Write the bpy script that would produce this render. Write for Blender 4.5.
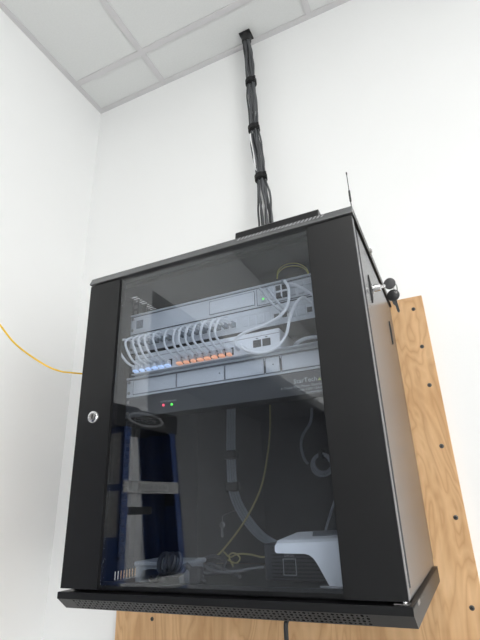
import bpy, math, random
import numpy as np
from mathutils import Vector, Matrix
random.seed(7)
for o in list(bpy.data.objects): bpy.data.objects.remove(o, do_unlink=True)
scene = bpy.context.scene
COL = scene.collection

# ------------------------------------------------------------------ camera
Z0 = 1.30                      # height of the cabinet door's lower edge above the floor
FPX = 463.0
CAM = np.array([0.70056, -0.72419, 0.11386])          # relative to the door's lower left corner
yaw, pitch, roll = -0.42534, 0.39525, -0.03463
_f = np.array([math.sin(yaw)*math.cos(pitch), math.cos(yaw)*math.cos(pitch), math.sin(pitch)])
_r = np.array([math.cos(yaw), -math.sin(yaw), 0.0]); _u = np.cross(_r, _f)
CR = math.cos(roll)*_r + math.sin(roll)*_u
CU = -math.sin(roll)*_r + math.cos(roll)*_u
cam_d = bpy.data.cameras.new('camera'); cam = bpy.data.objects.new('camera', cam_d); COL.objects.link(cam)
cam_d.sensor_fit = 'HORIZONTAL'; cam_d.sensor_width = 36; cam_d.lens = FPX/480*36; cam_d.clip_start = 0.02
m = Matrix((CR, CU, -_f)).transposed().to_4x4(); m.translation = (CAM[0], CAM[1], CAM[2]+Z0)
cam.matrix_world = m
scene.camera = cam

def at(px, py, y=None, x=None, z=None):
    """point of the place seen at a pixel of the 480x640 photograph, on a given plane (cabinet coordinates)"""
    d = _f + (px-240)/FPX*CR - (py-320)/FPX*CU
    ax, v = (0, x) if x is not None else (1, y) if y is not None else (2, z)
    t = (v-CAM[ax])/d[ax]
    return tuple(CAM + t*d)

# ------------------------------------------------------------------ world, light, exposure
w = bpy.data.worlds.new('world'); scene.world = w; w.use_nodes = True
w.node_tree.nodes['Background'].inputs[0].default_value = (1.0, 0.99, 0.975, 1)
w.node_tree.nodes['Background'].inputs[1].default_value = 8.8
scene.view_settings.view_transform = 'Standard'; scene.view_settings.look = 'None'
scene.view_settings.gamma = 1; scene.view_settings.use_curve_mapping = False
scene.view_settings.exposure = 0.03
scene.cycles.use_adaptive_sampling = False; scene.cycles.use_denoising = True
scene.cycles.denoising_input_passes = 'RGB_ALBEDO_NORMAL'
LAMP = 9.0                     # radiance of the added ceiling lamp diffusers

# ------------------------------------------------------------------ materials
def nodes(name):
    mt = bpy.data.materials.new(name); mt.use_nodes = True
    nt = mt.node_tree; return mt, nt, nt.nodes['Principled BSDF']
def ramp(nt, fac, stops):
    r = nt.nodes.new('ShaderNodeValToRGB'); e = r.color_ramp.elements
    while len(e) < len(stops): e.new(0.5)
    for k, (p, c) in enumerate(stops): e[k].position = p; e[k].color = (*c, 1)
    nt.links.new(fac, r.inputs[0]); return r.outputs[0]
def noise(nt, scale=5, detail=4, vscale=(1, 1, 1), rough=0.5, distortion=0):
    tc = nt.nodes.new('ShaderNodeTexCoord'); mp = nt.nodes.new('ShaderNodeMapping'); n = nt.nodes.new('ShaderNodeTexNoise')
    mp.inputs['Scale'].default_value = vscale
    n.inputs['Scale'].default_value = scale; n.inputs['Detail'].default_value = detail
    n.inputs['Roughness'].default_value = rough; n.inputs['Distortion'].default_value = distortion
    nt.links.new(tc.outputs['Object'], mp.inputs[0]); nt.links.new(mp.outputs[0], n.inputs['Vector'])
    return n.outputs['Fac']
def bump(nt, bs, fac, strength, dist=0.001):
    b = nt.nodes.new('ShaderNodeBump'); b.inputs['Strength'].default_value = strength; b.inputs['Distance'].default_value = dist
    nt.links.new(fac, b.inputs['Height']); nt.links.new(b.outputs[0], bs.inputs['Normal'])
def mat(name, col, rough=0.5, metal=0.0, var=0.08, nscale=20, bmp=0.0, bscale=300, spec=None):
    mt, nt, bs = nodes(name)
    lo = tuple(max(0, c*(1-var)) for c in col); hi = tuple(min(1, c*(1+var)) for c in col)
    nt.links.new(ramp(nt, noise(nt, nscale), [(0.3, lo), (0.7, hi)]), bs.inputs['Base Color'])
    bs.inputs['Roughness'].default_value = rough; bs.inputs['Metallic'].default_value = metal
    if spec is not None: bs.inputs['Specular IOR Level'].default_value = spec
    if bmp: bump(nt, bs, noise(nt, bscale, 2), bmp)
    return mt
def emit(name, col, strength):
    mt, nt, bs = nodes(name)
    bs.inputs['Base Color'].default_value = (*[min(1, c) for c in col], 1)
    bs.inputs['Emission Color'].default_value = (*col, 1); bs.inputs['Emission Strength'].default_value = strength
    return mt
M = {}
M['wall'] = mat('wall_paint', (0.825, 0.83, 0.83), 0.55, var=0.01, nscale=3, bmp=0.12, bscale=220)
M['corridor'] = mat('added_corridor_paint', (0.55, 0.56, 0.58), 0.6, var=0.03, nscale=3)
M['corridorf'] = mat('added_corridor_carpet', (0.20, 0.20, 0.21), 0.9, var=0.2, nscale=200)
M['floor'] = mat('floor_vinyl', (0.42, 0.42, 0.42), 0.5, var=0.15, nscale=8)
M['tile'] = mat('ceiling_tile', (0.71, 0.72, 0.715), 0.9, var=0.02, nscale=160, bmp=0.2, bscale=420)
M['tbar'] = mat('ceiling_grid_paint', (0.62, 0.61, 0.62), 0.45, var=0.02)
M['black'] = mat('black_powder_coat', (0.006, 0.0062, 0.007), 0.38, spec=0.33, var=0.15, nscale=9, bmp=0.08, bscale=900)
M['side'] = mat('black_satin_panel', (0.085, 0.086, 0.090), 0.27, spec=0.9, var=0.15, nscale=9, bmp=0.05, bscale=900)  # black panel, base lightened to stand in for the wall's reflection
M['inner'] = mat('black_inner_steel', (0.011, 0.0115, 0.0125), 0.6, spec=0.25, var=0.2)
M['edge'] = mat('bare_edge_grey', (0.20, 0.20, 0.21), 0.4, 0.3)
M['louvre'] = mat('louvre_grey', (0.22, 0.22, 0.23), 0.4)  # paler grey than the lid
M['gap'] = mat('rubber_black', (0.006, 0.006, 0.007), 0.7)
M['chrome'] = mat('chrome', (0.75, 0.75, 0.76), 0.16, 1.0, var=0.05)
M['steel'] = mat('dull_steel', (0.35, 0.34, 0.33), 0.38, 1.0, var=0.15, nscale=80)
M['screw'] = mat('dark_screw', (0.10, 0.095, 0.09), 0.4, 0.9)
M['keyblack'] = mat('key_plastic', (0.012, 0.012, 0.013), 0.3)
M['panel'] = mat('light_grey_panel', (0.60, 0.63, 0.67), 0.5, var=0.04)
M['panel2'] = mat('pale_panel_insert', (0.66, 0.69, 0.73), 0.5, var=0.03)
M['line'] = mat('dark_seam', (0.03, 0.033, 0.04), 0.6)
M['pdu'] = mat('charcoal_panel', (0.045, 0.048, 0.053), 0.45, var=0.08)
M['white'] = mat('white_plastic', (0.90, 0.92, 0.95), 0.4, var=0.02)
M['greyp'] = mat('shaded_white_plastic', (0.34, 0.36, 0.38), 0.45)  # white plastic greyed, dimness of the cabinet interior put into its colour
M['cord'] = mat('grey_white_cord', (0.80, 0.82, 0.85), 0.45, var=0.05)
M['cord2'] = mat('translucent_grey_cord', (0.48, 0.51, 0.55), 0.45, var=0.05)
M['plug'] = mat('clear_plug', (0.30, 0.33, 0.36), 0.25, var=0.1)
M['port'] = mat('port_black', (0.02, 0.022, 0.025), 0.5)
M['fibre'] = mat('yellow_fibre', (0.80, 0.50, 0.03), 0.45, var=0.08)
M['fibre2'] = mat('pale_yellow_fibre', (0.72, 0.64, 0.14), 0.45, var=0.08)
M['fibre3'] = mat('shaded_yellow_fibre', (0.32, 0.275, 0.10), 0.5)  # yellow fibre darkened, the lower cabinet's shade is in the colour
M['cord3'] = mat('shaded_white_cord', (0.26, 0.28, 0.31), 0.5)  # white cord darkened to carry the shade of the lower cabinet
M['jacket'] = mat('grey_cable_jacket', (0.075, 0.078, 0.084), 0.5, var=0.1)
M['jacket2'] = mat('darker_cable_jacket', (0.038, 0.040, 0.043), 0.5, var=0.1)
M['jacketw'] = mat('white_cable_jacket', (0.75, 0.75, 0.76), 0.45, var=0.05)
M['strap'] = mat('black_hook_strap', (0.008, 0.008, 0.009), 0.9, var=0.2, nscale=200, bmp=0.4, bscale=900)
M['blackcord'] = mat('black_cord', (0.012, 0.012, 0.013), 0.4)
M['print'] = mat('grey_print', (0.50, 0.52, 0.54), 0.6)
M['printg'] = mat('green_print', (0.45, 0.60, 0.15), 0.6)
M['blue'] = mat('blue_fibreglass', (0.012, 0.06, 0.26), 0.4, var=0.12, nscale=30)
M['cap'] = mat('black_ladder_plastic', (0.010, 0.010, 0.011), 0.55)
M['alu'] = mat('aluminium', (0.26, 0.26, 0.26), 0.35, 0.9)
M['paper'] = mat('printed_sticker', (0.52, 0.52, 0.52), 0.6, var=0.25, nscale=90)
M['ring'] = mat('grey_logo_print', (0.45, 0.46, 0.48), 0.5)
M['led_r'] = emit('red_led', (1.0, 0.10, 0.16), 1.6)
M['led_g'] = emit('green_led', (0.15, 1.0, 0.12), 1.2)
M['led_b'] = emit('blue_port_light', (0.62, 0.76, 1.0), 0.65)
M['led_o'] = emit('orange_port_light', (1.0, 0.52, 0.33), 0.62)
M['lamp'] = emit('added_lamp_diffuser', (1.0, 0.988, 0.965), LAMP)

def glass(name, tint, ior=1.5):
    mt = bpy.data.materials.new(name); mt.use_nodes = True; nt = mt.node_tree; nt.nodes.clear()
    out = nt.nodes.new('ShaderNodeOutputMaterial'); mx = nt.nodes.new('ShaderNodeMixShader')
    tr = nt.nodes.new('ShaderNodeBsdfTransparent'); gl = nt.nodes.new('ShaderNodeBsdfGlossy')
    tr.inputs[0].default_value = (*tint, 1); gl.inputs['Roughness'].default_value = 0.0
    # Schlick reflectance of a glass face, the same from either side
    ge = nt.nodes.new('ShaderNodeNewGeometry'); dt = nt.nodes.new('ShaderNodeVectorMath'); dt.operation = 'DOT_PRODUCT'
    nt.links.new(ge.outputs['Incoming'], dt.inputs[0]); nt.links.new(ge.outputs['Normal'], dt.inputs[1])
    def mth(op, a, b=None):
        n = nt.nodes.new('ShaderNodeMath'); n.operation = op
        for k, v in enumerate((a, b)):
            if v is None: continue
            if isinstance(v, (int, float)): n.inputs[k].default_value = v
            else: nt.links.new(v, n.inputs[k])
        return n.outputs[0]
    r0 = ((ior-1)/(ior+1))**2
    c = mth('ABSOLUTE', dt.outputs['Value']); p5 = mth('POWER', mth('SUBTRACT', 1.0, c), 5.0)
    fac = mth('ADD', mth('MULTIPLY', p5, 1-r0), r0)
    nt.links.new(fac, mx.inputs[0]); nt.links.new(tr.outputs[0], mx.inputs[1]); nt.links.new(gl.outputs[0], mx.inputs[2])
    nt.links.new(mx.outputs[0], out.inputs[0]); return mt
M['clear'] = glass('clear_glass', (0.97, 0.98, 0.98))
M['glass'] = glass('smoked_glass', (0.83, 0.855, 0.89), 1.72)

def plywood():
    mt, nt, bs = nodes('plywood')
    tc = nt.nodes.new('ShaderNodeTexCoord')
    n1 = noise(nt, 3.0, 3, (3.2, 1, 0.9), 0.55, 0.6)
    # contour lines of a stretched noise field: the cathedral grain of rotary cut veneer
    mul = nt.nodes.new('ShaderNodeMath'); mul.operation = 'MULTIPLY'; mul.inputs[1].default_value = 13.0; nt.links.new(n1, mul.inputs[0])
    fr = nt.nodes.new('ShaderNodeMath'); fr.operation = 'PINGPONG'; fr.inputs[1].default_value = 0.5; nt.links.new(mul.outputs[0], fr.inputs[0])
    grain = ramp(nt, fr.outputs[0], [(0.0, (0.58, 0.35, 0.17)), (0.16, (0.655, 0.41, 0.21)), (0.5, (0.715, 0.46, 0.25))])
    fine = ramp(nt, noise(nt, 60, 3, (1, 1, 0.05)), [(0.3, (0.86, 0.85, 0.83)), (0.7, (1, 1, 1))])
    patch = ramp(nt, noise(nt, 7, 5, (1, 1, 0.7), 0.6), [(0.35, (0.86, 0.81, 0.74)), (0.65, (1, 1, 1))])
    a = nt.nodes.new('ShaderNodeMixRGB'); a.blend_type = 'MULTIPLY'; a.inputs[0].default_value = 1
    b = nt.nodes.new('ShaderNodeMixRGB'); b.blend_type = 'MULTIPLY'; b.inputs[0].default_value = 1
    nt.links.new(grain, a.inputs[1]); nt.links.new(fine, a.inputs[2]); nt.links.new(a.outputs[0], b.inputs[1]); nt.links.new(patch, b.inputs[2])
    nt.links.new(b.outputs[0], bs.inputs['Base Color']); bs.inputs['Roughness'].default_value = 0.6
    bump(nt, bs, fr.outputs[0], 0.15, 0.0006)
    return mt
M['ply'] = plywood()

# ------------------------------------------------------------------ mesh helpers (cabinet coordinates; Z0 added when linked)
class MB:
    def __init__(s): s.v = []; s.f = []
    def add(s, vs, fs):
        b = len(s.v); s.v += [tuple(map(float, q)) for q in vs]; s.f += [tuple(b+i for i in f) for f in fs]; return s
    def box(s, x0, x1, y0, y1, z0, z1, c=0.0):
        if c <= 0:
            vs = [(x, y, z) for z in (z0, z1) for y in (y0, y1) for x in (x0, x1)]
            return s.add(vs, [(0, 2, 3, 1), (4, 5, 7, 6), (0, 1, 5, 4), (2, 6, 7, 3), (0, 4, 6, 2), (1, 3, 7, 5)])
        vs = []; idx = {}                                  # chamfered box
        X, Y, Z = (x0, x1), (y0, y1), (z0, z1)
        for i in (0, 1):
            for j in (0, 1):
                for k in (0, 1):
                    sx, sy, sz = (1-2*i)*c, (1-2*j)*c, (1-2*k)*c
                    for a, p in enumerate(((X[i], Y[j]+sy, Z[k]+sz), (X[i]+sx, Y[j], Z[k]+sz), (X[i]+sx, Y[j]+sy, Z[k]))):
                        idx[i, j, k, a] = len(vs); vs.append(p)
        q = lambda *l: tuple(idx[t] for t in l); F = []
        for i in (0, 1):
            F.append(q((i,0,0,0), (i,1,0,0), (i,1,1,0), (i,0,1,0))); F.append(q((0,i,0,1), (1,i,0,1), (1,i,1,1), (0,i,1,1))); F.append(q((0,0,i,2), (1,0,i,2), (1,1,i,2), (0,1,i,2)))
            for j in (0, 1):
                F.append(q((0,i,j,1), (1,i,j,1), (1,i,j,2), (0,i,j,2))); F.append(q((i,0,j,0), (i,1,j,0), (i,1,j,2), (i,0,j,2))); F.append(q((i,j,0,0), (i,j,1,0), (i,j,1,1), (i,j,0,1)))
                for k in (0, 1): F.append(q((i,j,k,0), (i,j,k,1), (i,j,k,2)))
        return s.add(vs, F)
    def prism(s, prof, axis, a, b):
        """extrude a closed 2-d outline along an axis: axis 0 -> outline (y,z), 1 -> (x,z), 2 -> (x,y)"""
        def P(p, t): return (t, p[0], p[1]) if axis == 0 else (p[0], t, p[1]) if axis == 1 else (p[0], p[1], t)
        n = len(prof)
        return s.add([P(p, a) for p in prof]+[P(p, b) for p in prof],
                     [tuple(range(n)), tuple(range(2*n-1, n-1, -1))]+[(i, (i+1) % n, n+(i+1) % n, n+i) for i in range(n)])
    def tube(s, pts, r, n=8, caps=True):
        P = [Vector(p) for p in pts]; L = len(P); rr = r if isinstance(r, (list, tuple)) else [r]*L
        T = [(P[min(i+1, L-1)]-P[max(i-1, 0)]).normalized() for i in range(L)]
        up = Vector((0, 0, 1)) if abs(T[0].z) < 0.9 else Vector((1, 0, 0)); N = T[0].cross(up).normalized()
        vs = []
        for i in range(L):
            N = (N - T[i]*N.dot(T[i]))
            N = N.normalized() if N.length > 1e-6 else T[i].orthogonal().normalized()
            Bn = T[i].cross(N)
            vs += [P[i]+(N*math.cos(2*math.pi*k/n)+Bn*math.sin(2*math.pi*k/n))*rr[i] for k in range(n)]
        fs = [(i*n+k, i*n+(k+1) % n, (i+1)*n+(k+1) % n, (i+1)*n+k) for i in range(L-1) for k in range(n)]
        if caps: fs += [tuple(range(n-1, -1, -1)), tuple((L-1)*n+k for k in range(n))]
        return s.add(vs, fs)
    def build(s, name, m, parent=None, smooth=False, loc=None):
        org = Vector(loc) if loc is not None else (Vector(parent['_org']) if parent is not None else Vector((0, 0, 0)))
        me = bpy.data.meshes.new(name)
        sh = Z0
        me.from_pydata([(v[0]-org[0], v[1]-org[1], v[2]-org[2]) for v in s.v] if (parent is not None or loc is not None) else [(v[0], v[1], v[2]+sh) for v in s.v], [], s.f)
        me.materials.append(M[m] if isinstance(m, str) else m)
        import bmesh
        bm = bmesh.new(); bm.from_mesh(me); bmesh.ops.recalc_face_normals(bm, faces=bm.faces); bm.to_mesh(me); bm.free()
        if smooth:
            me.polygons.foreach_set('use_smooth', [True]*len(me.polygons))
            try: me.set_sharp_from_angle(angle=math.radians(40))
            except Exception: pass
        o = bpy.data.objects.new(name, me); COL.objects.link(o)
        if parent is not None: o.parent = parent; o['_org'] = list(org)
        elif loc is not None: o.location = (org[0], org[1], org[2]+Z0); o['_org'] = list(org)
        else: o['_org'] = [0, 0, 0-0]
        return o
def spline(ctrl, n=10):
    P = [Vector(c) for c in ctrl]; P = [2*P[0]-P[1]]+P+[2*P[-1]-P[-2]]; out = []
    for i in range(1, len(P)-2):
        for k in range(n):
            t = k/n; a, b, c, d = P[i-1], P[i], P[i+1], P[i+2]
            out.append(0.5*((2*b)+(c-a)*t+(2*a-5*b+4*c-d)*t*t+(3*b-a-3*c+d)*t**3))
    return out+[P[-2]]
def tag(o, label=None, cat=None, group=None, kind=None):
    if label: o['label'] = label
    if cat: o['category'] = cat
    if group: o['group'] = group
    if kind: o['kind'] = kind
    return o
def thing(name, label, cat, org, group=None):
    o = bpy.data.objects.new(name, None); COL.objects.link(o); o.empty_display_size = 0.05
    o.location = (org[0], org[1], org[2]+Z0); o['_org'] = list(org)
    return tag(o, label, cat, group)
def BX(*a, **k): return MB().box(*a, **k)
def disc(c, axis, r, h, n=20, r2=None, profile=None):
    """lathe around an axis direction starting at c"""
    A = Vector(axis).normalized(); U = A.orthogonal().normalized(); V = A.cross(U); mb = MB()
    prof = profile or [(0, r), (h, r if r2 is None else r2)]
    vs = []
    for t, q in prof: vs += [Vector(c)+A*t+(U*math.cos(2*math.pi*k/n)+V*math.sin(2*math.pi*k/n))*q for k in range(n)]
    L = len(prof)
    fs = [(i*n+k, i*n+(k+1) % n, (i+1)*n+(k+1) % n, (i+1)*n+k) for i in range(L-1) for k in range(n)]
    fs += [tuple(range(n)), tuple((L-1)*n+k for k in range(n))]
    return mb.add(vs, fs)
def text_mb(txt, size, org, ux, uz, align='LEFT', depth=0.0003):
    cu = bpy.data.curves.new('lettering', 'FONT'); cu.body = txt; cu.size = size; cu.align_x = align; cu.resolution_u = 2
    to = bpy.data.objects.new('lettering', cu); COL.objects.link(to)
    dg = bpy.context.evaluated_depsgraph_get(); dg.update()
    me = bpy.data.meshes.new_from_object(to.evaluated_get(dg))
    X, Z, O = Vector(ux), Vector(uz), Vector(org); mb = MB()
    mb.add([O+X*v.co.x+Z*v.co.y for v in me.vertices], [tuple(p.vertices) for p in me.polygons])
    bpy.data.objects.remove(to, do_unlink=True); bpy.data.meshes.remove(me); bpy.data.curves.remove(cu)
    return mb

# ------------------------------------------------------------------ the room
D = 0.477; WY = 0.497; XL = -0.530; XR = 3.3; YF = -6.4; ZC = 1.859; ZF = -Z0
def struct(name, mb, m): return tag(mb.build(name, m), kind='structure')
struct('floor', BX(XL-.1, XR+.1, YF-.1, WY+.1, ZF-.1, ZF), 'floor')
struct('wall_back', BX(XL-.1, XR+.1, WY, WY+.1, ZF, ZC+.25), 'wall')
OY0, OY1, OZ = -5.6, -0.95, 1.14                      # added opening to an unseen dim corridor, darkens the lower glass reflection
struct('wall_left', MB().box(XL-.1, XL, OY1, WY, ZF, ZC+.25).box(XL-.1, XL, YF-.1, OY0, ZF, ZC+.25).box(XL-.1, XL, OY0, OY1, OZ, ZC+.25), 'wall')
struct('wall_added_corridor', MB().box(-2.2, -2.1, OY0-.6, OY1+1.2, ZF, OZ+.3).box(-2.1, XL-.1, OY1+1.1, OY1+1.2, ZF, OZ+.3).box(-2.1, XL-.1, OY0-.6, OY0-.5, ZF, OZ+.3), 'corridor')
struct('ceiling_added_corridor', BX(-2.2, XL-.1, OY0-.6, OY1+1.2, OZ+.3, OZ+.4), 'corridor')
struct('floor_added_corridor', BX(-2.2, XL-.1, OY0-.6, OY1+1.2, ZF-.1, ZF), 'corridorf')
WY0, WY1, WZ0, WZ1 = -4.1, -1.1, -0.85, 1.10; WYM = (WY0+WY1)/2     # unseen window added in the right wall to even out the brightness
struct('wall_right', MB().box(XR, XR+.1, YF-.1, WY, ZF, WZ0).box(XR, XR+.1, YF-.1, WY, WZ1, ZC+.25).box(XR, XR+.1, YF-.1, WY0, WZ0, WZ1).box(XR, XR+.1, WY1, WY, WZ0, WZ1), 'wall')
struct('wall_front', BX(XL, XR, YF-.1, YF, ZF, ZC+.25), 'wall')
win = struct('added_window', MB().box(XR+.02, XR+.08, WY0, WY1, WZ0, WZ0+.05).box(XR+.02, XR+.08, WY0, WY1, WZ1-.05, WZ1).box(XR+.02, XR+.08, WY0, WY0+.05, WZ0+.05, WZ1-.05).box(XR+.02, XR+.08, WY1-.05, WY1, WZ0+.05, WZ1-.05).box(XR+.02, XR+.08, WYM-.02, WYM+.02, WZ0+.05, WZ1-.05), 'tbar')
win['_org'] = [0, 0, -Z0]
for a_, b_ in ((WY0+.05, WYM-.02), (WYM+.02, WY1-.05)): BX(XR+.047, XR+.053, a_, b_, WZ0+.05, WZ1-.05).build('pane', 'clear', win)
pd_ = bpy.data.lights.new('added_window_portal', 'AREA'); pd_.shape = 'RECTANGLE'; pd_.size = WZ1-WZ0; pd_.size_y = WY1-WY0; pd_.cycles.is_portal = True
po_ = bpy.data.objects.new('added_window_portal', pd_); COL.objects.link(po_); po_.location = (XR+.12, WYM, (WZ0+WZ1)/2+Z0); po_.rotation_euler = (0, math.radians(90), 0)
ceil = struct('ceiling', BX(XL-.1, XR+.1, YF-.1, WY+.1, ZC+.25, ZC+.30), 'wall')
ceil['_org'] = [0, 0, -Z0]
for nm, (a, b, c, d) in dict(baseboard_back=(XL, XR, WY-.012, WY), baseboard_left=(XL, XL+.012, OY1, WY-.012)).items():
    struct(nm, BX(a, b, c, d, ZF, ZF+.1, c=.003), 'tbar')
xs = [XL]+[-0.175+0.662*i for i in range(6)]+[XR]
xs = [x for x in xs if x <= XR]
ys = [WY]+[0.325-1.324*i for i in range(5)]
ys = [y for y in ys if y > YF]+[YF]
ADDED_LAMPS = {(2, 2), (4, 2), (2, 4), (4, 4)}       # grid bays with a lamp added out of view for even brightness
HB = 0.012                                             # half width of a grid bar
for i in range(len(xs)-1):
    for j in range(len(ys)-1):
        x0, x1, y1, y0 = xs[i], xs[i+1], ys[j], ys[j+1]
        if (i, j) in ADDED_LAMPS: continue
        mb = BX(x0+.002, x1-.002, y0+.002, y1-.002, ZC+.004, ZC+.018); mb.build('ceiling_tile', 'tile', ceil)
for x in xs[1:-1]: BX(x-HB, x+HB, YF, WY, ZC, ZC+.0035).build('grid_bar', 'tbar', ceil)
for y in ys[1:-1]: BX(XL, XR, y-HB, y+HB, ZC-.0004, ZC+.0031).build('grid_bar', 'tbar', ceil)
BX(XL, XR, WY-.022, WY, ZC-.0008, ZC+.003).build('wall_angle', 'tbar', ceil)
BX(XL, XL+.022, YF, WY-.022, ZC-.0008, ZC+.003).build('wall_angle', 'tbar', ceil)
lamp_words = {(2, 2): 'added unseen ceiling lamp panel in the middle of the left row', (4, 2): 'added unseen ceiling lamp panel in the middle of the right row',
              (2, 4): 'added unseen ceiling lamp panel at the far end of the left row', (4, 4): 'added unseen ceiling lamp panel at the far end of the right row'}
for (i, j) in sorted(ADDED_LAMPS):
    if i >= len(xs)-1 or j >= len(ys)-1: continue
    x0, x1, y1, y0 = xs[i], xs[i+1], ys[j], ys[j+1]
    L = thing('added_ceiling_lamp', lamp_words[i, j], 'ceiling lamp', ((x0+x1)/2, (y0+y1)/2, ZC), 'added ceiling lamps')
    fr = MB()
    for a in ((x0+.013, x1-.013, y0+.013, y0+.04), (x0+.013, x1-.013, y1-.04, y1-.013), (x0+.013, x0+.04, y0+.04, y1-.04), (x1-.04, x1-.013, y0+.04, y1-.04)):
        fr.box(*a, ZC+.004, ZC+.05)
    fr.build('frame', 'tbar', L)
    BX(x0+.04, x1-.04, y0+.04, y1-.04, ZC+.012, ZC+.02).build('diffuser', 'lamp', L)
    BX(x0+.012, x1-.012, y0+.012, y1-.012, ZC+.051, ZC+.06).build('housing', 'tbar', L)

# ------------------------------------------------------------------ plywood backing board
T = thing('plywood_board', 'tan plywood backing board screwed to the white wall behind the cabinet', 'board', (0.215, 0.487, -0.60))
BX(-0.250, 0.681, D+.0005, WY-.0005, -0.60, 0.627, c=.0012).build('sheet', 'ply', T)
for px, py in ((413.5, 309), (422, 346.5), (429.5, 385), (441.6, 446), (455.8, 517.5), (472, 608), (152, 619)):
    p = at(px, py, y=D)
    s = disc((p[0], D+.0004, p[2]), (0, -1, 0), 0.005, 0.0012, 14, profile=[(0, .0052), (.0008, .0050), (.0016, .0035)]).build('screw', 'screw', T, True)
    g = MB().box(p[0]-.003, p[0]+.003, D-.0018, D-.0013, p[2]-.0007, p[2]+.0007).box(p[0]-.0007, p[0]+.0007, D-.0018, D-.0013, p[2]-.003, p[2]+.003)
    g.build('cross_slot', 'gap', s)

# ------------------------------------------------------------------ the cabinet
H = 0.604; W = 0.6
CB = thing('server_cabinet', 'black wall-mounted network cabinet with smoked glass door', 'cabinet', (0.3, 0.24, -0.034))
# lid: sloped front lip
lid = MB().prism([(-.003, .608), (-.003, .6110), (.0035, .6255), (.020, .6255), (.020, .6235), (.012, .6235), (.012, .608)], 0, -.002, .603)
lid.box(.036, .603, .020, D-.004, .6235, .6255).box(-.002, .016, .020, D-.004, .6235, .6255).box(.016, .036, .020, .118, .6235, .6255).box(.016, .036, .2185, D-.004, .6235, .6255)
yy_ = .118
while yy_ < .215: lid.box(.016, .036, yy_, yy_+.0048, .6235, .6255); yy_ += .0102      # bars between the vent slots
lid.box(-.002, .603, D-.006, D-.004, .608, .6235)
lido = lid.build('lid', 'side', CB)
MB().box(-.002, 0.0, .014, D-.006, .6080, .6235).build('lid_edge', 'black', lido); MB().box(.601, .603, .014, D-.006, .6080, .6235).build('lid_edge', 'black', lido)
vs = MB(); n = 23
for k in range(n):
    x = 0.372+k*(0.172/(n-1)); sl = .004
    def Q(xx, t): return (xx, -.003+.0065*t, .6110+.0145*t)
    nrm = Vector((0, -.0145, .0065)).normalized()*.0008
    a, b, c, d = Q(x, .42), Q(x+.0036, .42), Q(x+.0036+sl, .92), Q(x+sl, .92)
    up = [tuple(Vector(q)+nrm) for q in (a, b, c, d)]
    vs.add([a, b, c, d]+up, [(4, 5, 6, 7), (0, 1, 5, 4), (1, 2, 6, 5), (2, 3, 7, 6), (3, 0, 4, 7)])
tag(vs.build('vent_louvres', 'louvre', lido), 'row of short slanted vent louvres', kind='stuff')
sc_p = at(367, 244, x=.603)
disc((.603, .17, .6185), (1, 0, 0), .006, .004, 14, profile=[(0, .006), (.003, .0058), (.005, .003)]).build('lid_screw', 'steel', lido, True)
# base tray: two-facet front, perforated lower facet
YB0, YB1, ZB0, ZB1, ZB2 = -.004, .021, -.005, -.0155, -.0335
bt = MB()
prof = [(YB0, ZB0), (YB0, ZB1)]
bt.prism([(YB0, ZB0), (YB0, ZB1), (YB0+.002, ZB1), (YB0+.002, ZB0-.002), (D-.003, ZB0-.002), (D-.003, ZB0)], 0, -.0015, .6045)
bt.prism([(YB0+.001, ZB1), (YB1, ZB2), (D-.003, ZB2), (D-.003, ZB0-.0005), (YB0+.001, ZB0-.0005)], 0, -.0015, .0005)      # left cheek
bt.prism([(YB0+.001, ZB1), (YB1, ZB2), (D-.003, ZB2), (D-.003, ZB0-.0005), (YB0+.001, ZB0-.0005)], 0, .6025, .6045)      # right cheek
bt.box(.0005, .6025, YB1, D-.003, ZB2, ZB2+.0015)
bt.prism([(YB1, ZB2+.0015), (YB1, ZB0-.0025), (YB1+.002, ZB0-.0025), (YB1+.002, ZB2+.0015)], 0, .0005, .6025)
bto = bt.build('base_tray', 'black', CB)
BX(.6045, .6055, .05, .075, -.012, -.006).build('tray_clip', 'steel', bto)
pf = MB()
def FQ(x, t): return (x, YB0+.001+(YB1-YB0-.001)*t, ZB1+(ZB2-ZB1)*t)
LN = math.hypot(YB1-YB0-.001, ZB2-ZB1); cell = .0068
x0p, x1p = .030, .552; cols = int((x1p-x0p)/cell); rows = 4; tm = (1-rows*cell/LN)/2
pf.add([FQ(.0005, 0), FQ(x0p, 0), FQ(x0p, 1), FQ(.0005, 1)], [(0, 1, 2, 3)])
xe = x0p+cols*cell
pf.add([FQ(xe, 0), FQ(.6025, 0), FQ(.6025, 1), FQ(xe, 1)], [(0, 1, 2, 3)])
pf.add([FQ(x0p, 0), FQ(xe, 0), FQ(xe, tm), FQ(x0p, tm)], [(0, 1, 2, 3)]); pf.add([FQ(x0p, 1-tm), FQ(xe, 1-tm), FQ(xe, 1), FQ(x0p, 1)], [(0, 1, 2, 3)])
for i in range(cols):
    for r_ in range(rows):
        cx, ct = x0p+(i+.5)*cell, tm*LN+(r_+.5)*cell
        sq = [(-1, -1), (0, -1), (1, -1), (1, 0), (1, 1), (0, 1), (-1, 1), (-1, 0)]
        rad = cell*(.36 if (i+r_) % 2 == 0 else .22)
        o8 = [FQ(cx+a*cell/2, (ct+b*cell/2)/LN) for a, b in sq]
        i8 = [FQ(cx+a/math.hypot(a, b)*rad, (ct+b/math.hypot(a, b)*rad)/LN) for a, b in sq]
        pf.add(o8+i8, [(k, (k+1) % 8, 8+(k+1) % 8, 8+k) for k in range(8)])
pfo = tag(pf.build('perforated_strip', 'black', bto), 'perforated front strip under the door')
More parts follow.
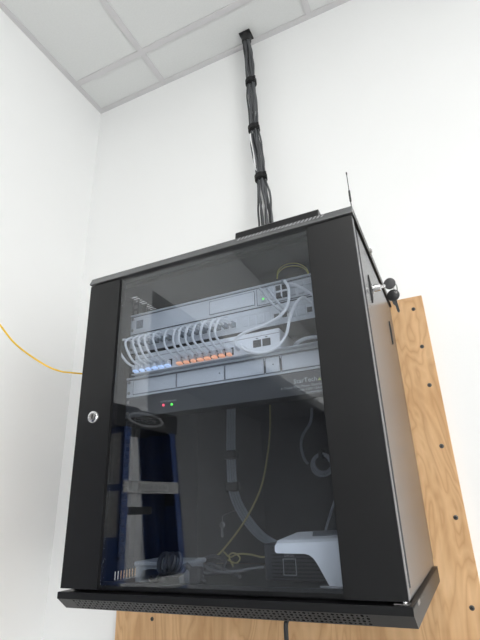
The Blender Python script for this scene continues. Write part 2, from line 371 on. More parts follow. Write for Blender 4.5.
# side panels
def side_slots(mb, xa, xb, z0, z1):
    y = .13
    while y < .25:
        mb.box(xa, xb, y, y+.0045, z0, z1); y += .0095
lp = MB().box(.010, .012, .026, D-.006, .012, .594).box(.010, .012, .026, .13, .594, .6125).box(.010, .012, .13, D-.006, .594, .6125)
lp.box(.010, .012, .026, .13, -.005, .012).box(.010, .012, .2505, D-.006, -.005, .012)
side_slots(lp, .010, .012, -.005, .012)
lp.build('side_panel', 'inner', CB)
rp = MB().box(.595, .598, .034, D-.008, -.003, .606)
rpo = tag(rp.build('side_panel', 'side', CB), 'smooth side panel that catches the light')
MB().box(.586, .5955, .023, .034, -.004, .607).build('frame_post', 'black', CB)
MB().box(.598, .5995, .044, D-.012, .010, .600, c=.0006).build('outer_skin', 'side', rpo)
MB().box(.0105, .024, .023, .034, -.004, .607).build('frame_post', 'black', CB)
MB().box(.012, .595, D-.008, D-.006, -.004, .610).build('back_panel', 'inner', CB)
MB().box(.0245, .5855, .023, .034, .590, .607).build('frame_rail', 'black', CB)
MB().box(.0245, .5855, .023, .034, -.004, .004).build('frame_rail', 'black', CB)
# door: two steel stiles, smoked glass between, slim rails behind
dr = MB().prism([(0.0, 0.0), (.083, 0.0), (.083, .003), (.086, .003), (.086, .018), (0.0, .018)], 2, 0.0, H)
door = dr.build('door', 'black', CB)
door_r = MB().prism([(.514, .003), (.517, .003), (.517, 0.0), (.6, 0.0), (.6, .018), (.514, .018)], 2, 0.0, H).build('door_stile', 'black', door)
MB().box(.0855, .5145, .010, .018, 0.0, .011).build('door_rail', 'black', door)
MB().box(.0865, .5135, .010, .018, H-.008, H).build('door_rail', 'black', door)
MB().box(.48, .5135, .0088, .0098, .0125, .0145).build('glass_clip', 'edge', door)
MB().box(.0865, .5135, .0035, .0075, .006, H-.0005).build('glass_pane', 'glass', door)
MB().box(.6001, .6006, .002, .016, .001, H-.001).build('edge_trim', 'edge', door)
k = at(93, 417, y=-.002)
kn = disc((k[0], 0.0, k[2]), (0, -1, 0), .0, 0, 24, profile=[(0, .0132), (.003, .0128), (.005, .0110), (.0052, .0074), (.0036, .0070), (.0036, .0068)]).build('lock', 'chrome', door, True)
disc((k[0], -.0036, k[2]), (0, -1, 0), .0058, .001, 20).build('keyway_barrel', 'steel', kn, True)
MB().box(k[0]-.001, k[0]+.001, -.0056, -.0046, k[2]-.004, k[2]+.004).build('keyway', 'gap', kn)
MB().tube([(.5935, .009, -.0052), (.5935, .009, -.0002)], .0035, 10).build('hinge_pin', 'chrome', door, True)
MB().box(.580, .600, .002, .016, -.0042, -.0028).build('hinge_leaf', 'steel', door)
# right side: recessed latch plates and lock
def latch(yc, zc):
    mb = MB().prism([(yc-.010, zc+.030), (yc+.004, zc+.014), (yc+.004, zc-.014), (yc-.010, zc-.030), (yc-.014, zc-.022), (yc-.014, zc+.022)], 0, .5995, .6015)
    return mb.build('latch_plate', 'gap', rpo)
latch(.118, .503); latch(.378, .500)
lk = disc((.5996, .137, .5155), (1, 0, 0), 0, 0, 20, profile=[(0, .0095), (.003, .0095), (.0035, .0075), (.016, .0070), (.017, .006)]).build('side_lock', 'chrome', rpo, True)
for dz in (.014, -.014): disc((.5996, .137, .5155+dz), (1, 0, 0), .002, .0012, 10).build('rivet', 'steel', rpo)
# rack rails with square holes
for x0, x1 in ((.061, .078), (.522, .539)):
    rl = MB(); z = .048
    xc = (x0+x1)/2
    rl.box(x0, xc-.0045, .0785, .0800, .040, .588).box(xc+.0045, x1, .0785, .0800, .040, .588)
    while z < .58: rl.box(xc-.0045, xc+.0045, .0785, .08, z, z+.006); z += .0155
    rl.box(x0 if x0 < .3 else x1-.0015, x0+.0015 if x0 < .3 else x1, .0800, .11, .040, .588)
    rl.build('rack_rail', 'inner', CB)
    MB().box(x0+.001 if x0 < .3 else x0+.002, x0+.015 if x0 < .3 else x1-.001, .1101, .1125, .040, .588).build('rail_flange', 'inner', CB)

# keys in the side lock
KY, KZ = .137, .5155
T = thing('key_ring', 'pair of black-headed keys hanging from the chrome side lock', 'keys', (.645, KY, KZ-.05))
kb = MB().box(.6168, .626, KY-.0010, KY+.0010, KZ-.0035, KZ+.0035, c=.0004); ko = kb.build('key_blade', 'chrome', T)
def keyhead(c, r, th, ax):       # disc with a flattened neck
    return disc(tuple(Vector(c)-Vector(ax).normalized()*th/2), ax, r, th, 24, profile=[(0, r*.9), (th*.2, r), (th*.8, r), (th, r*.9)])
keyhead((.634, KY, KZ+.003), .0115, .0035, (0.15, 1, 0.1)).build('key_head', mat('key_grey_plastic', (.07, .07, .073), .35), T, True)
rc = Vector((.6435, KY-.003, KZ-.011)); ring = []
for a in range(25):
    t = 2*math.pi*a/24; ring.append(rc+Vector((math.cos(t)*.003, math.sin(t)*.006, math.sin(t)*.0120)))
MB().tube(ring, .0010, 8, False).build('ring', 'steel', T, True)
kc = (.6375, KY-.006, KZ-.0255)
keyhead(kc, .0118, .0034, (0.1, 1, 0.0)).build('key_head', 'keyblack', T, True)
MB().prism([(kc[0]-.0046, kc[2]-.0095), (kc[0]+.0046, kc[2]-.0095), (kc[0]+.0052, kc[2]-.018), (kc[0]+.0068, kc[2]-.034), (kc[0]+.0048, kc[2]-.0375), (kc[0]+.0022, kc[2]-.034), (kc[0]+.0005, kc[2]-.022), (kc[0]-.0028, kc[2]-.018)], 1, kc[1]-.0011, kc[1]+.0011).build('key_blade', 'keyblack', T)

# ------------------------------------------------------------------ things on the lid
T = thing('black_box', 'flat black metal box lying on top of the cabinet below the cable bundle', 'box', (.45, .12, .6256))
MB().prism([(.016, .6258), (.020, .6500), (.0235, .6535), (.21, .6535), (.215, .649), (.215, .6258)], 0, .360, .5365).build('shell', 'black', T)
MB().box(.3635, .533, .0165, .018, .6263, .6290).build('front_seam', 'gap', T)
an = at(350.6, 206, z=.6256)
AX, AY = .5965, .045
T = thing('antenna', 'thin black whip antenna standing on the cabinet lid corner', 'antenna', (AX, AY, .6256))
disc((AX, AY, .6256), (0, 0, 1), 0, 0, 18, profile=[(0, .006), (.003, .006), (.005, .003), (.010, .0018)]).build('magnet_base', 'black', T, True)
MB().tube([(AX, AY, .634), (AX, AY, .666)], .0010, 8).build('lower_whip', 'blackcord', T, True)
MB().tube([(AX, AY, .664), (AX, AY, .666), (AX, AY, .690), (AX, AY, .692)], [.0012, .0020, .0020, .0012], 10).build('coil', 'blackcord', T, True)
MB().tube([(AX, AY, .691), (AX, AY, .730)], .0008, 8).build('upper_whip', 'blackcord', T, True)
MB().tube([(AX, AY, .729), (AX, AY, .733), (AX, AY, .736)], [.0010, .0016, .0010], 8).build('tip', 'blackcord', T, True)

# ------------------------------------------------------------------ cable bundle from the ceiling
HX, HY = .239, .449
T = thing('cable_grommet', 'square black cable grommet set in the ceiling tile', 'grommet', (HX, HY, ZC-.03))
MB().box(HX-.023, HX+.023, HY-.023, HY+.023, ZC-.006, ZC-.0010, c=.0015).build('flange', 'blackcord', T)
disc((HX, HY, ZC-.006), (0, 0, -1), .027, .030, 24, profile=[(0, .0205), (.03, .0185), (.032, .016)]).build('collar', 'blackcord', T, True)
T = thing('cable_bundle', 'bundle of dark grey network cables dropping from ceiling to cabinet lid', 'cables', (.25, .43, .62))
path = [(HX, HY, ZC-.036), tuple(at(248.8, 60, y=.448)), tuple(at(251, 82.5, y=.447)), tuple(at(252.6, 106, y=.446)), tuple(at(254, 129, y=.444)), tuple(at(258, 152, y=.440)), tuple(at(261, 178, y=.436)), tuple(at(264.5, 202, y=.43)), tuple(at(266, 224, y=.425))]
last = path[-1]; path.append((last[0]+.002, .41, .6262))
sp = spline(path, 8); ncab = 15; NS = len(sp)
tie_at = [2*8, 4*8, 6*8]
for c in range(ncab):
    ang = c*2.399 if c < ncab-1 else math.pi+.35; rad0 = .0175*math.sqrt((c+.5)/ncab); ph = random.uniform(0, 6.28)
    pts = []
    for i, q in enumerate(sp):
        loose = min(1.0, min(abs(i-t) for t in tie_at+[0])/5.0)
        spread = .82+.22*loose+(.38*max(0, (i-6.3*8)/(2*8)) if i > 6.3*8 else 0)
        a = ang+.35*math.sin(i*.05+ph)
        wob = .0032*loose
        if c == ncab-1: spread *= 1.05 if 33 < i < 46 else .25
        pts.append((q[0]+math.cos(a)*rad0*spread+wob*math.sin(i*.31+ph*2), q[1]+math.sin(a)*rad0*spread*.8, q[2]))
    MB().tube(pts, .0034, 7).build('cable', 'jacketw' if c == ncab-1 else ('jacket2' if c % 3 == 0 else 'jacket'), T, True)
for t in tie_at:
    q, d = sp[t], (sp[t+1]-sp[t-1]).normalized()
    mb = disc(tuple(q-d*.011), tuple(d), 0, 0, 20, profile=[(0, .0195), (.002, .0212), (.020, .0212), (.022, .0195)])
    tb = mb.build('cable_tie', 'strap', T, True)
    e = Vector((q[0]+.016, q[1]-.012, q[2])); MB().box(e.x-.004, e.x+.008, e.y-.004, e.y, e.z-.010, e.z+.010, c=.001).build('strap_end', 'strap', tb)

# ------------------------------------------------------------------ rack units seen through the glass
RX0, RX1, FY = .0595, .5405, .0765
def ears(T, z0, z1, m='panel'):
    for x in (RX0+.006, RX1-.006):
        for z in ((z0+.010), (z1-.010)):
            s = disc((x, FY-.0001, z), (0, -1, 0), .0034, .002, 10, profile=[(0, .0036), (.0015, .0034), (.0022, .002)]).build('rack_screw', 'steel', T, True)
def unit(name, label, cat, z0, z1, depth, m='panel', bodym='inner'):
    T = thing(name, label, cat, (.3, FY, z0))
    MB().box(RX0, RX1, FY, FY+.0018, z0+.0004, z1-.0004, c=.0005).build('face_plate', m, T)
    MB().box(.082, .518, FY+.0018, FY+depth, z0+.001, z1-.001).build('chassis', bodym, T)
    ears(T, z0, z1); return T
def insert(T, x0, x1, z0, z1, m='panel2', name='blank_panel', t=.0020):
    o = MB().box(x0, x1, FY-t, FY-.0001, z0, z1, c=.0006).build(name, m, T)
    e = .0011; f = MB()
    f.box(x0-e, x0, FY-.0008, FY-.0001, z0-e, z1+e).box(x1, x1+e, FY-.0008, FY-.0001, z0-e, z1+e).box(x0, x1, FY-.0008, FY-.0001, z0-e, z0).box(x0, x1, FY-.0008, FY-.0001, z1, z1+e)
    f.build('panel_seam', 'line', o); return o
# top: fibre enclosure
T1 = unit('fibre_enclosure', 'pale rack enclosure at the top of the rack with fibre adapters at right', 'rack unit', .500, .5475, .20)
MB().box(RX0+.0005, RX1-.0005, FY-.004, FY, .5440, .5472, c=.0006).build('top_lip', 'panel2', T1)
MB().box(RX0+.0005, RX1-.0005, FY-.0006, FY-.0001, .5420, .5434).build('lip_seam', 'line', T1)
MB().box(.0755, .0945, FY-.0012, FY-.0001, .512, .532, c=.0004).build('badge', mat('badge_grey', (.22, .24, .27), .5), T1)
insert(T1, .268, .372, .507, .5365)
insert(T1, .379, .521, .5035, .5395)
for k, x in enumerate((.388, .4045, .4215, .4350, .4515, .468, .484, .500)):
    for z in ((.508, .524)):
        MB().box(x, x+.0115, FY-.0062, FY-.0021, z, z+.0115, c=.0005).build('fibre_adapter', 'port' if x > .42 and x < .45 else 'panel', T1)
MB().box(.4225, .4455, FY-.0075, FY-.0064, .5205, .5232).box(.4328, .4352, FY-.0087, FY-.0076, .509, .5345).build('label_cross', 'white', T1)
MB().tube([(.394, FY-.0075, .513), (.394, FY-.0064, .513)], .0022, 8).build('status_light', 'led_g', T1)
# patch panel
T2 = unit('patch_bay', 'pale 24-port patch panel feeding the grey cable loops', 'patch panel', .4535, .4985, .05)
PX = [.085+.0170*i for i in range(6)]+[.205+.0170*i for i in range(8)]+[.3505+.0170*i for i in range(10)]
for i, x in enumerate(PX):
    used = i < 14 or i in (18, 19, 22, 23)
    o = MB().box(x-.0068, x+.0068, FY-.0018, FY-.0001, .4635, .4835, c=.0005).build('port', 'panel2', T2)
    MB().box(x-.0052, x+.0052, FY-.0023, FY-.0019, .4660, .4765).build('socket', 'port' if used else 'panel', o)
for k in range(4):
    x = .137+.109*k; MB().box(x-.045, x+.045, FY-.0008, FY-.0001, .4875, .4945, c=.0002).build('label_strip', 'panel2', T2)
# switch on its shelf
SY = .070
T3 = thing('network_switch', 'white network switch with blue and orange lit ports', 'network switch', (.25, SY, .3985))
MB().box(.0815, .4235, SY, .20, .4010, .4445, c=.001).build('case', 'white', T3)
for x in (.095, .40):
    for y in (.085, .18): MB().box(x-.006, x+.006, y-.006, y+.006, .3985, .4009).build('foot', 'gap', T3)
SX = [.0905+.0165*i for i in range(6)]+[.2020+.0165*i for i in range(8)]
for i, x in enumerate(SX):
    o = MB().box(x-.0070, x+.0070, SY-.0008, SY-.0001, .4055, .4215).build('port', 'port', T3)
for k, x in enumerate((.376, .396)):
    o = MB().box(x-.0085, x+.0085, SY-.0010, SY-.0001, .4125, .4275, c=.0003).build('uplink_slot', 'port', T3)
    MB().box(x-.002, x+.002, SY-.0008, SY-.0001, .4300, .4318).build('slot_mark', 'line', T3)
MB().box(.0825, .4225, SY-.0006, SY-.0001, .4345, .4352).build('case_seam', 'line', T3)
for i, x in enumerate(SX):
    hw = (.0050, .0042, .0050, .0058, .0055, .0060, .0058, .0050, .0045, .0058, .0060, .0050, .0055, .0045)[i]
    MB().box(x-hw, x+hw, SY-.0120, SY-.0009, .4036, .4080, c=.0008).build('port_light', 'led_b' if i < 6 else 'led_o', T3)
T3b = thing('rack_shelf', 'shallow rack shelf carrying the white switch', 'shelf', (.3, FY, .3970))
MB().box(.0830, .517, .058, .30, .3972, .3984).build('tray', 'panel', T3b)
# second enclosure
T4 = unit('blank_enclosure', 'pale rack enclosure with blank panels under the switch', 'rack unit', .3530, .3970, .18)
MB().box(RX0+.0005, RX1-.0005, FY-.004, FY, .3925, .3965, c=.0006).build('top_lip', 'panel2', T4)
MB().box(RX0+.0005, RX1-.0005, FY-.0006, FY-.0001, .3908, .3922).build('lip_seam', 'line', T4)
for a, b in ((.078, .186), (.1895, .299), (.3025, .385), (.3895, .4175), (.4225, .523)): insert(T4, a, b, .3590, .3885)
for x, z in ((.3872, .372), (.4200, .372)): MB().box(x-.0016, x+.0016, FY-.0022, FY-.0009, z-.012, z+.012).build('panel_gap', 'line', T4)
for x in (.290, .405, .512): disc((x, FY-.0021, .374), (0, -1, 0), .0014, .001, 8).build('thumb_screw', 'line', T4)
# power distribution unit
T5 = unit('power_strip_unit', 'dark one-unit rack power strip with red and green lights', 'power strip', .3085, .3525, .04, 'pdu')
for px, m_ in ((163, 'led_r'), (171.3, 'led_g')):
    q = at(px, 405 if m_ == 'led_r' else 404.3, y=FY-.002)
    disc((q[0], FY-.0001, q[2]), (0, -1, 0), .0026, .002, 12, profile=[(0, .0028), (.0015, .0027), (.0025, .0015)]).build('status_light', m_, T5, True)
    t = text_mb('SURGE' if m_ == 'led_r' else 'GROUND', .0052, (q[0], FY-.0004, q[2]+.0062), (1, 0, 0), (0, 0, 1), 'CENTER'); t.build('printed_text', 'print', T5)
for txt, sz, px, py, al in (('StarTech', .0125, 317.5, 380.5, 'RIGHT'), ('8 Outlet PDU Power Distribution', .0066, 329, 383.5, 'RIGHT'), ('Unit 120V 15A/12A', .0066, 327, 387.5, 'RIGHT'), ('RKPW081915', .0066, 327, 391.3, 'RIGHT')):
    q = at(px, py, y=FY); text_mb(txt, sz, (q[0], FY-.0004, q[2]), (1, 0, 0), (0, 0, 1), al).build('printed_text', 'print', T5)
q = at(319.3, 379, y=FY); MB().prism([(q[0]-.003, q[2]-.002), (q[0]+.003, q[2]-.002), (q[0]+.001, q[2]+.003)], 1, FY-.0006, FY-.0002).build('printed_mark', 'printg', T5)

# patch cables, patch panel -> switch
def patch_cable(i, label, group, m='cord'):
    xp, xs_ = PX[i], SX[i]
    T = thing('patch_cable', label, 'cable', (xs_, SY-.02, .4135), group)
    j = random.uniform(-.003, .003)
    a = (xp, FY-.0024, .4713); b = (xs_, SY-.0010, .4135)
    pl = MB().box(xp-.0050, xp+.0050, FY-.016, FY-.0024, .4665, .4760, c=.001).build('plug', 'plug', T)
    MB().box(xs_-.0050, xs_+.0050, SY-.0150, SY-.0010, .4088, .4180, c=.001).build('plug', 'cord', T)
    ctrl = [(xp, FY-.0162, .4713), (xp-.002, FY-.030, .4735), (xp-.006+j, .0285, .4700), (xp-.007+j, .0165, .4560), (xs_-.006+j, .0190, .4360), (xs_-.002, .0330, .4195), (xs_, SY-.0155, .4138)]
    MB().tube(spline(ctrl, 6), .0024, 8).build('cord', m, T, True)
ORD = ['leftmost', 'second from left', 'third from left', 'fourth from left', 'fifth from left', 'sixth from left', 'seventh from left', 'rightmost']
for i in range(6): patch_cable(i, 'grey patch cable looping into the blue-lit switch ports, %s' % (ORD[i] if i < 5 else 'rightmost'), 'patch cables in the blue-lit ports')
for i in range(6, 14): patch_cable(i, 'grey patch cable looping into the orange-lit switch ports, %s' % ORD[i-6], 'patch cables in the orange-lit ports')
def free_cable(name, label, cat, pts, r, m, plugs=(), group=None, n=8):
    org = Vector(pts[-1]); T = thing(name, label, cat, tuple(org), group)
    MB().tube(spline(pts, n), r, 8).build('cord', m, T, True)
    for (c, s_) in plugs: MB().box(c[0]-s_, c[0]+s_, c[1]-.006, c[1]+.006, c[2]-s_, c[2]+s_, c=.001).build('plug', 'plug', T)
    return T
A = lambda px, py, y: tuple(at(px, py, y=y))
free_cable('long_patch_cable', 'long white cable sweeping from the top enclosure down to the switch', 'cable',
           [A(284.5, 281, .062), A(288.5, 288, .048), A(288, 303, .042), A(281, 315, .040), A(265, 325, .040), A(246, 332, .040), A(236, 339, .042), A(235.5, 346, .050), (.336, .0688, .4140)], .0029, 'cord', [((.441, .0672, .5385), .004)])
free_cable('hanging_patch_cable', 'white cable drooping in a deep loop from the patch panel right end', 'cable',
           [A(311, 303, .058), A(303, 297.5, .048), A(296, 303, .044), A(290, 318, .042), A(286, 335, .040), A(277, 347, .038), A(262, 353, .038), A(247, 351, .042), A(240, 345, .052), (.353, .0688, .4140)], .0029, 'cord')
for px, ex, e in ((259.5, 282, 'left'), (266.5, 288, 'right')):
    free_cable('jumper_cable', 'short grey jumper slanting from fibre enclosure to patch panel, %s of the two' % e, 'cable',
               [A(px, 289, .066), A(px+2, 290, .052), A(px+12, 303, .050), A(ex-2, 310, .054), A(ex, 312, .070)], .0024, 'cord2', group='slanting jumper cables')
free_cable('side_patch_cable', 'white cable running from the top enclosure behind the right door stile', 'cable',
           [A(287, 285.5, .066), A(292, 284, .055), A(304, 289, .05), A(318, 299, .05), A(328, 305, .066)], .0026, 'cord')
free_cable('short_cable_loop', 'thick pale cable loop resting right of the white switch', 'cable',
           [A(294, 348.5, .085), A(297, 343, .070), A(306, 338.5, .066), A(318, 337, .068), A(330, 337, .085)], .0036, 'cord2')
for dy, yy, e in ((0, .115, 'upper'), (2.6, .105, 'lower')):
    free_cable('yellow_fibre_cable', 'thin yellow fibre cord arching over the top enclosure, %s of the pair' % e, 'cable',
               [A(277, 276+dy, yy), A(278.5, 270+dy, yy), A(286, 264.5+dy, yy), A(297, 263.5+dy, yy), A(306, 268+dy*.8, yy), A(309.5, 276+dy, yy)], .0013, 'fibre2', group='yellow fibre cords above the rack')

# ------------------------------------------------------------------ the open lower half of the cabinet
T = thing('white_cable_strand', 'flat strand of white cables hanging in the lower cabinet', 'cables', (.28, .36, .02))
for k in range(4):
    o = (k-1.5)*.0056
    def S(px, py, y): q = at(px, py, y=y); return (q[0]+o, q[1]+.002*k, q[2]+o*.25)
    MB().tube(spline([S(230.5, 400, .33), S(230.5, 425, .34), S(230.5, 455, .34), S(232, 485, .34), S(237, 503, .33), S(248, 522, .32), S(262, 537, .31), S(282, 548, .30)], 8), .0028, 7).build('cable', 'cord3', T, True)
for px, py in ((230.8, 455), (232.3, 487)):
    q = at(px, py, y=.343); MB().box(q[0]-.017, q[0]+.017, q[1]-.008, q[1]+.012, q[2]-.011, q[2]+.011, c=.003).build('cable_tie', 'strap', T)
free_cable('yellow_fibre_lead', 'yellow fibre lead curving down through the lower cabinet', 'cable',
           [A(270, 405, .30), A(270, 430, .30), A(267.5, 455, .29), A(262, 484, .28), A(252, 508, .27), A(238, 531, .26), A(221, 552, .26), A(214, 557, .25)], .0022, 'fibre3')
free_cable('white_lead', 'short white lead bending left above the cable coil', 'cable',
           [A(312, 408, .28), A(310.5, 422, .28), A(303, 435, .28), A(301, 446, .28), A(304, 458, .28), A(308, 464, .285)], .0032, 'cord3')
T = thing('cable_coil', 'coil of white cable tied up beside the right door stile', 'cable', tuple(at(320, 478, y=.29)))
cc = Vector(at(321, 463.5, y=.29)); pts = []
for a in range(0, 4*24+1):
    t = 2*math.pi*a/24; rr = .018-.0022*math.sin(t*.27+1); pts.append(cc+Vector((math.cos(t)*rr*1.15, .004*math.sin(t*.25), math.sin(t)*rr*1.15))+Vector((.002*math.sin(t/4), a*.0002, .003*math.cos(t/5))))
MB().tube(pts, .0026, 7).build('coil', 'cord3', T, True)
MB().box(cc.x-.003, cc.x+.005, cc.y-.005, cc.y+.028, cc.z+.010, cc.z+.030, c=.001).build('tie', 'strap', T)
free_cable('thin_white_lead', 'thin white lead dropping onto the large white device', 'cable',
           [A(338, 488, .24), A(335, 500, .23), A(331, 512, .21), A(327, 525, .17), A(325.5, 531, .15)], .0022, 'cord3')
# black battery unit standing on the cabinet floor
T = thing('battery_unit', 'black ribbed battery unit standing on the cabinet floor', 'battery unit', (.42, .22, -.003))
MB().box(.330, .580, .165, .400, -.001, .060, c=.003).build('case', 'pdu', T)
for k in range(9): MB().box(.345, .565, .1635, .1655, .004+k*.006, .0065+k*.006).build('rib', 'inner', T)
def sq_outline(c, w_, h_, t=.0012, y=.1622):
    return MB().box(c[0]-w_, c[0]+w_, y, y+.0008, c[2]+h_-t, c[2]+h_).box(c[0]-w_, c[0]+w_, y, y+.0008, c[2]-h_, c[2]-h_+t).box(c[0]-w_, c[0]-w_+t, y, y+.0008, c[2]-h_+t, c[2]+h_-t).box(c[0]+w_-t, c[0]+w_, y, y+.0008, c[2]-h_+t, c[2]+h_-t)
q = at(289.8, 567, y=.163); sq_outline(q, .0125, .0135).build('printed_square', 'print', T)
text_mb('DATA', .0068, (q[0], .1622, q[2]+.0165), (1, 0, 0), (0, 0, 1), 'CENTER').build('printed_text', 'print', T)
# large white device by the right stile: sloped top, rounded lip, flared pedestal
T = thing('white_gateway', 'large white moulded device with flared foot behind the glass, lower right', 'router', (.47, .08, -.003))
yf = .050
def G(px, py): q = at(px, py, y=yf); return (q[0], q[2])
out = [G(276.2, 543.6), G(274.8, 546), G(274.8, 551), G(276.5, 553.3), G(304, 553.8), G(309, 555), G(313.5, 558.5), G(317, 563.5), G(324, 576), (G(333.5, 590)[0], -.001), (.5185, -.001), (.5185, G(345, 541)[1])]
gm = MB(); n = len(out)
layers = [(.050, 0.0, 0.0), (.058, -.0006, .004), (.115, 0.0, .0085), (.150, .004, .0125), (.157, .008, .010)]
vs = []
for y, inset, rise in layers:
    for k, (x, z) in enumerate(out):
        top = k in (0, n-1); vs.append((x+(inset if k < 4 else inset*.5 if k < 9 else 0)+(0 if k < 9 else 0), y, z+(rise if top else rise*.7 if k in (1,) else rise*.35 if k in (2, 3) else 0)))
fs = [tuple(range(n)), tuple((len(layers)-1)*n+k for k in range(n))]
for i in range(len(layers)-1):
    fs += [(i*n+k, i*n+(k+1) % n, (i+1)*n+(k+1) % n, (i+1)*n+k) for k in range(n)]
gm.add(vs, fs); gm.build('shell', 'white', T)
zl_, zr_ = out[0][1], out[-1][1]; xl_, xr_ = out[0][0], out[-1][0]
def top_z(x, y): return zl_+(zr_-zl_)*(x-xl_)/(xr_-xl_)+float(np.interp(y, [l[0] for l in layers], [l[2] for l in layers]))
iv = [(.449, .092), (.516, .092), (.516, .146), (.434, .146)]
MB().add([(x, y, top_z(x, y)-.0004) for x, y in iv]+[(x, y, top_z(x, y)+.0012) for x, y in iv], [(0, 1, 2, 3), (4, 5, 6, 7), (0, 1, 5, 4), (1, 2, 6, 5), (2, 3, 7, 6), (3, 0, 4, 7)]).build('top_inlay', mat('grey_inlay', (.16, .17, .185), .35), T)
# small white device on the left with black coiled cord
T = thing('white_adapter', 'small white slab-topped device on short legs, lower left behind the glass', 'adapter', (.18, .12, -.003))
yl = .085
def K(px, py): q = at(px, py, y=yl); return (q[0], q[2])
a0, a1 = K(133.8, 561.5), K(184, 563); b0 = K(134.2, 566.5)
zt, zb = a0[1], b0[1]
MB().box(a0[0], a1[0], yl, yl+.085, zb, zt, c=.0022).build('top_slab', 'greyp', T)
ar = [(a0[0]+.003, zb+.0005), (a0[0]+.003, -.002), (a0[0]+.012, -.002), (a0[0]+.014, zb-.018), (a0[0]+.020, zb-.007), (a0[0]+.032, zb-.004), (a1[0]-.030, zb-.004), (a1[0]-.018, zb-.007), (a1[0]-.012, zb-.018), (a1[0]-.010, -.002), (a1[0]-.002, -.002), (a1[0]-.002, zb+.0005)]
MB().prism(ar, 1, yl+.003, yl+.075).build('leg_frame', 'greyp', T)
pts = []
c0 = Vector(at(170, 566, y=.055))
for a in range(0, 3*20+1):
    t = 2*math.pi*a/20; pts.append(c0+Vector((a*.0006-.016+math.cos(t)*.013, math.sin(t)*.006, math.sin(t)*.016+.003)))
pts = [Vector(at(150, 578, y=.050)), Vector(at(156, 581, y=.050))]+pts+[Vector(at(196, 575, y=.06)), Vector(at(205, 582, y=.07))]
T = thing('black_power_cord', 'coiled thick black cord lying in front of the small white device', 'cord', (c0.x, c0.y, -.003))
MB().tube(spline(pts, 2), .0042, 8).build('cord', 'blackcord', T, True)
q = at(196, 576, y=.058); MB().box(q[0]-.010, q[0]+.010, .050, .068, q[2]-.012, q[2]+.014, c=.003).build('plug', 'gap', T)
# odds and ends on the cabinet floor
free_cable('floor_fibre', 'yellow fibre cord lying in a wavy line on the cabinet floor', 'cable',
           [A(224, 552, .22), A(230, 557, .20), A(238, 554, .19), A(250, 554.5, .19), A(262, 557, .19), A(272, 555, .20)], .0017, 'fibre3')
free_cable('short_fibre', 'short yellow fibre loop low in the middle of the cabinet', 'cable',
           [A(228, 560, .16), A(236, 563, .15), A(240, 558, .15), A(234, 553, .16), A(229, 556, .17), A(233, 566, .15)], .0015, 'fibre3')
free_cable('grey_floor_cable', 'grey cable lying across the middle of the cabinet floor', 'cable',
           [A(205, 566, .12), A(215, 571, .11), A(230, 572, .11), A(250, 569, .12), A(264, 567, .13)], .0030, 'jacket')
T = thing('dark_tangle_cable', 'dark cable looped low near the coiled black cord', 'cable', tuple(at(212, 575, y=.10)))
MB().tube(spline([A(200, 560, .18), A(214, 556, .17), A(225, 562, .15), A(218, 572, .12), A(204, 573, .11), A(210, 564, .14), A(240, 577, .11)], 8), .0032, 8).build('cord', 'jacket2', T, True)
T = thing('hanging_key', 'small metal key hanging in the dark lower cabinet', 'key', tuple(at(222, 540, y=.33)))
q = Vector(at(222, 525, y=.33)); disc(tuple(q), (0, 1, 0), .007, .0018, 16, profile=[(0, .0062), (.0006, .007), (.0018, .007)]).build('key_head', 'steel', T, True)
MB().box(q.x-.0032, q.x+.0032, q.y, q.y+.0016, q.z-.026, q.z-.006).build('key_blade', 'steel', T)
MB().tube([q+Vector((0, .0025, .003)), q+Vector((0, .0025, .02)), q+Vector((.001, .06, .03)), (q.x+.001, D-.0095, q.z+.03)], .0007, 6).build('hook', 'steel', T)

# ------------------------------------------------------------------ loose cords outside
p0 = at(0, 325, x=-.28); p1 = at(40, 362, x=-.24); p2 = at(80, 373.5, x=-.16)
free_cable('yellow_cable', 'bright yellow cable sagging from the left into the cabinet side', 'cable',
           [(-.50, -.25, .78), tuple(at(-22, 296, x=-.31)), tuple(at(-10, 313, x=-.295)), tuple(p0), tuple(at(16, 344.5, x=-.262)), tuple(p1), tuple(at(58, 370.5, x=-.205)), tuple(p2), (-.06, .40, .485), (.009, .43, .50)], .0022, 'fibre')
q = at(286, 632, y=.12)
free_cable('power_lead', 'black power lead hanging below the cabinet in front of the plywood', 'cord',
           [(q[0]-.004, .145, -.0385), (q[0]+.001, .125, -.052), (q[0], .12, q[2]), (q[0]-.006, .14, -.16), (q[0]-.03, .22, -.45), (q[0]-.06, .34, -.9), (q[0]-.08, .40, ZF+.06), (q[0]-.02, .36, ZF+.006), (q[0]+.2, .30, ZF+.006)], .0040, 'blackcord')

# ------------------------------------------------------------------ folding stepladder by the left wall (seen mirrored in the door glass)
LZ = .46; LH = LZ-ZF
pa = np.array([-.295, -.453]); pb = np.array([-.247, -.755])      # ends of the cap's front edge
U = (pb-pa)/np.linalg.norm(pb-pa); Nn = np.array([-U[1], U[0]])
if Nn[0] < 0: Nn = -Nn
mid = (pa+pb)/2; HWD = np.linalg.norm(pb-pa)/2
def LW(u, n, h): q = mid+U*u+Nn*n; return (q[0], q[1], ZF+h)
T = thing('stepladder', 'blue folded stepladder with black top cap, mirrored in the smoked glass', 'stepladder', LW(0, .05, 0))
def lbox(u0, u1, n0, n1, h0, h1):
    return MB().add([LW(u, n, h) for h in (h0, h1) for n in (n0, n1) for u in (u0, u1)], [(0, 2, 3, 1), (4, 5, 7, 6), (0, 1, 5, 4), (2, 6, 7, 3), (0, 4, 6, 2), (1, 3, 7, 5)])
def lean(h): return .155*(1-h/LH)             # rails come forward towards the floor
def flare(h): return (HWD-.004)+.105*(1-h/LH)
cap = lbox(-HWD, HWD, -.145, 0.0, LH-.070, LH-.008).build('top_cap', 'cap', T)
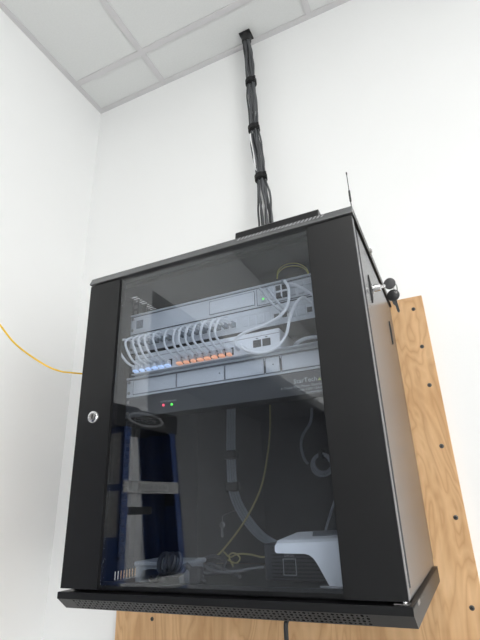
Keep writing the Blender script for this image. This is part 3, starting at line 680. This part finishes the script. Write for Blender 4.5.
lbox(-HWD+.0, -HWD+.115, -.14, -.004, LH-.008, LH).build('cap_rim', 'cap', cap); lbox(HWD-.075, HWD, -.14, -.004, LH-.008, LH).build('cap_rim', 'cap', cap)
ov = MB(); nn = 32
for k in range(nn):
    t0, t1 = 2*math.pi*k/nn, 2*math.pi*(k+1)/nn
    P_ = lambda t, s: LW(-.01+math.cos(t)*.088*s, .0012, LH-.037+math.sin(t)*.024*s)
    P2 = lambda t, s: LW(-.01+math.cos(t)*(.088-.014*s), .0012, LH-.037+math.sin(t)*(.024-.007*s))
    ov.add([P2(t0, 0), P2(t1, 0), P2(t1, 1), P2(t0, 1)], [(0, 1, 2, 3)])
ov.build('oval_emblem', 'ring', cap)
# lettering reads left to right for someone facing the ladder
uu = -U if np.cross(np.append(-U, 0), np.array([0, 0, 1]))@np.append(Nn, 0) > 0 else U
text_mb('WERNER', .026, LW(-.01, .0014, LH-.046), (uu[0], uu[1], 0), (0, 0, 1), 'CENTER').build('printed_text', 'ring', cap)
LW0 = LW; UO = .012; HWD -= .030               # the cap overhangs the rails
def LW(u, n, h): return LW0(u+UO, n, h)
def rail(side, back, name):
    """channel rail: outer web and two flanges, from the floor to the cap"""
    mb = MB(); h0, h1 = .0, LH-.071
    d0, d1 = (-.075, 0.0) if not back else (-.150, -.085)
    def Y(h): return lean(h)
    def Xo(h): return side*(flare(h) + (.0 if not back else -.012))
    th, fl = .005, .028
    for (ua, ub, na, nb) in ((0, -th, d0, d1), (0, -fl, d1-th, d1), (0, -fl, d0, d0+th)):
        vs = []
        for h in (h0, h1):
            for n_ in (na, nb):
                for u_ in (ua, ub): vs.append(LW(Xo(h)+side*u_, Y(h)+n_, h))
        mb.add(vs, [(0, 2, 3, 1), (4, 5, 7, 6), (0, 1, 5, 4), (2, 6, 7, 3), (0, 4, 6, 2), (1, 3, 7, 5)])
    return mb.build(name, 'blue', T)
rails = {}
for sd in (-1, 1):
    rails[sd] = rail(sd, False, 'front_rail'); rail(sd, True, 'rear_rail')
    for bk in (False, True):
        f0 = flare(0)-(.012 if bk else 0); n0 = lean(0)+(-.150 if bk else -.078)
        lbox(sd*f0-.018-sd*.012, sd*f0+.018-sd*.012, n0, n0+.08 if not bk else n0+.062, 0.0, .03).build('foot', 'cap', T)
h = LH-.24; k = 0
while h > .12:
    wd = flare(h)-.006
    st = lbox(-wd, wd, lean(h)-.068, lean(h)+.004, h-.036, h).build('step', 'alu', T)
    for s in (-1, 1): lbox(s*wd*.93-.004, s*wd*.93+.004, lean(h)-.05, lean(h)-.01, h-.075, h-.0365).build('brace', 'cap', T)
    if k == 0:
        lbox(-.055, .075, lean(h)+.0042, lean(h)+.0050, h-.030, h-.006).build('label_sticker', 'paper', st)
        lbox(-wd*.96, wd*.3, lean(h)-.05, lean(h)-.035, h-.10, h-.076).build('spreader_bar', 'cap', T)
    h -= .28; k += 1
for (ha, hb) in ((LH-.25, LH-.09), (LH-.40, LH-.27)):                # stickers on the rail's outer face
    vs = []
    for hh in (ha, hb):
        for n_ in (-.066, -.010):
            vs.append(LW(-(flare(hh)+.0006), lean(hh)+n_, hh))
    MB().add(vs+[LW(*(0, 0, 0))][:0], [(0, 1, 3, 2)]).build('label_sticker', 'paper', rails[-1])

for o in list(bpy.data.objects):
    if '_org' in o: del o['_org']
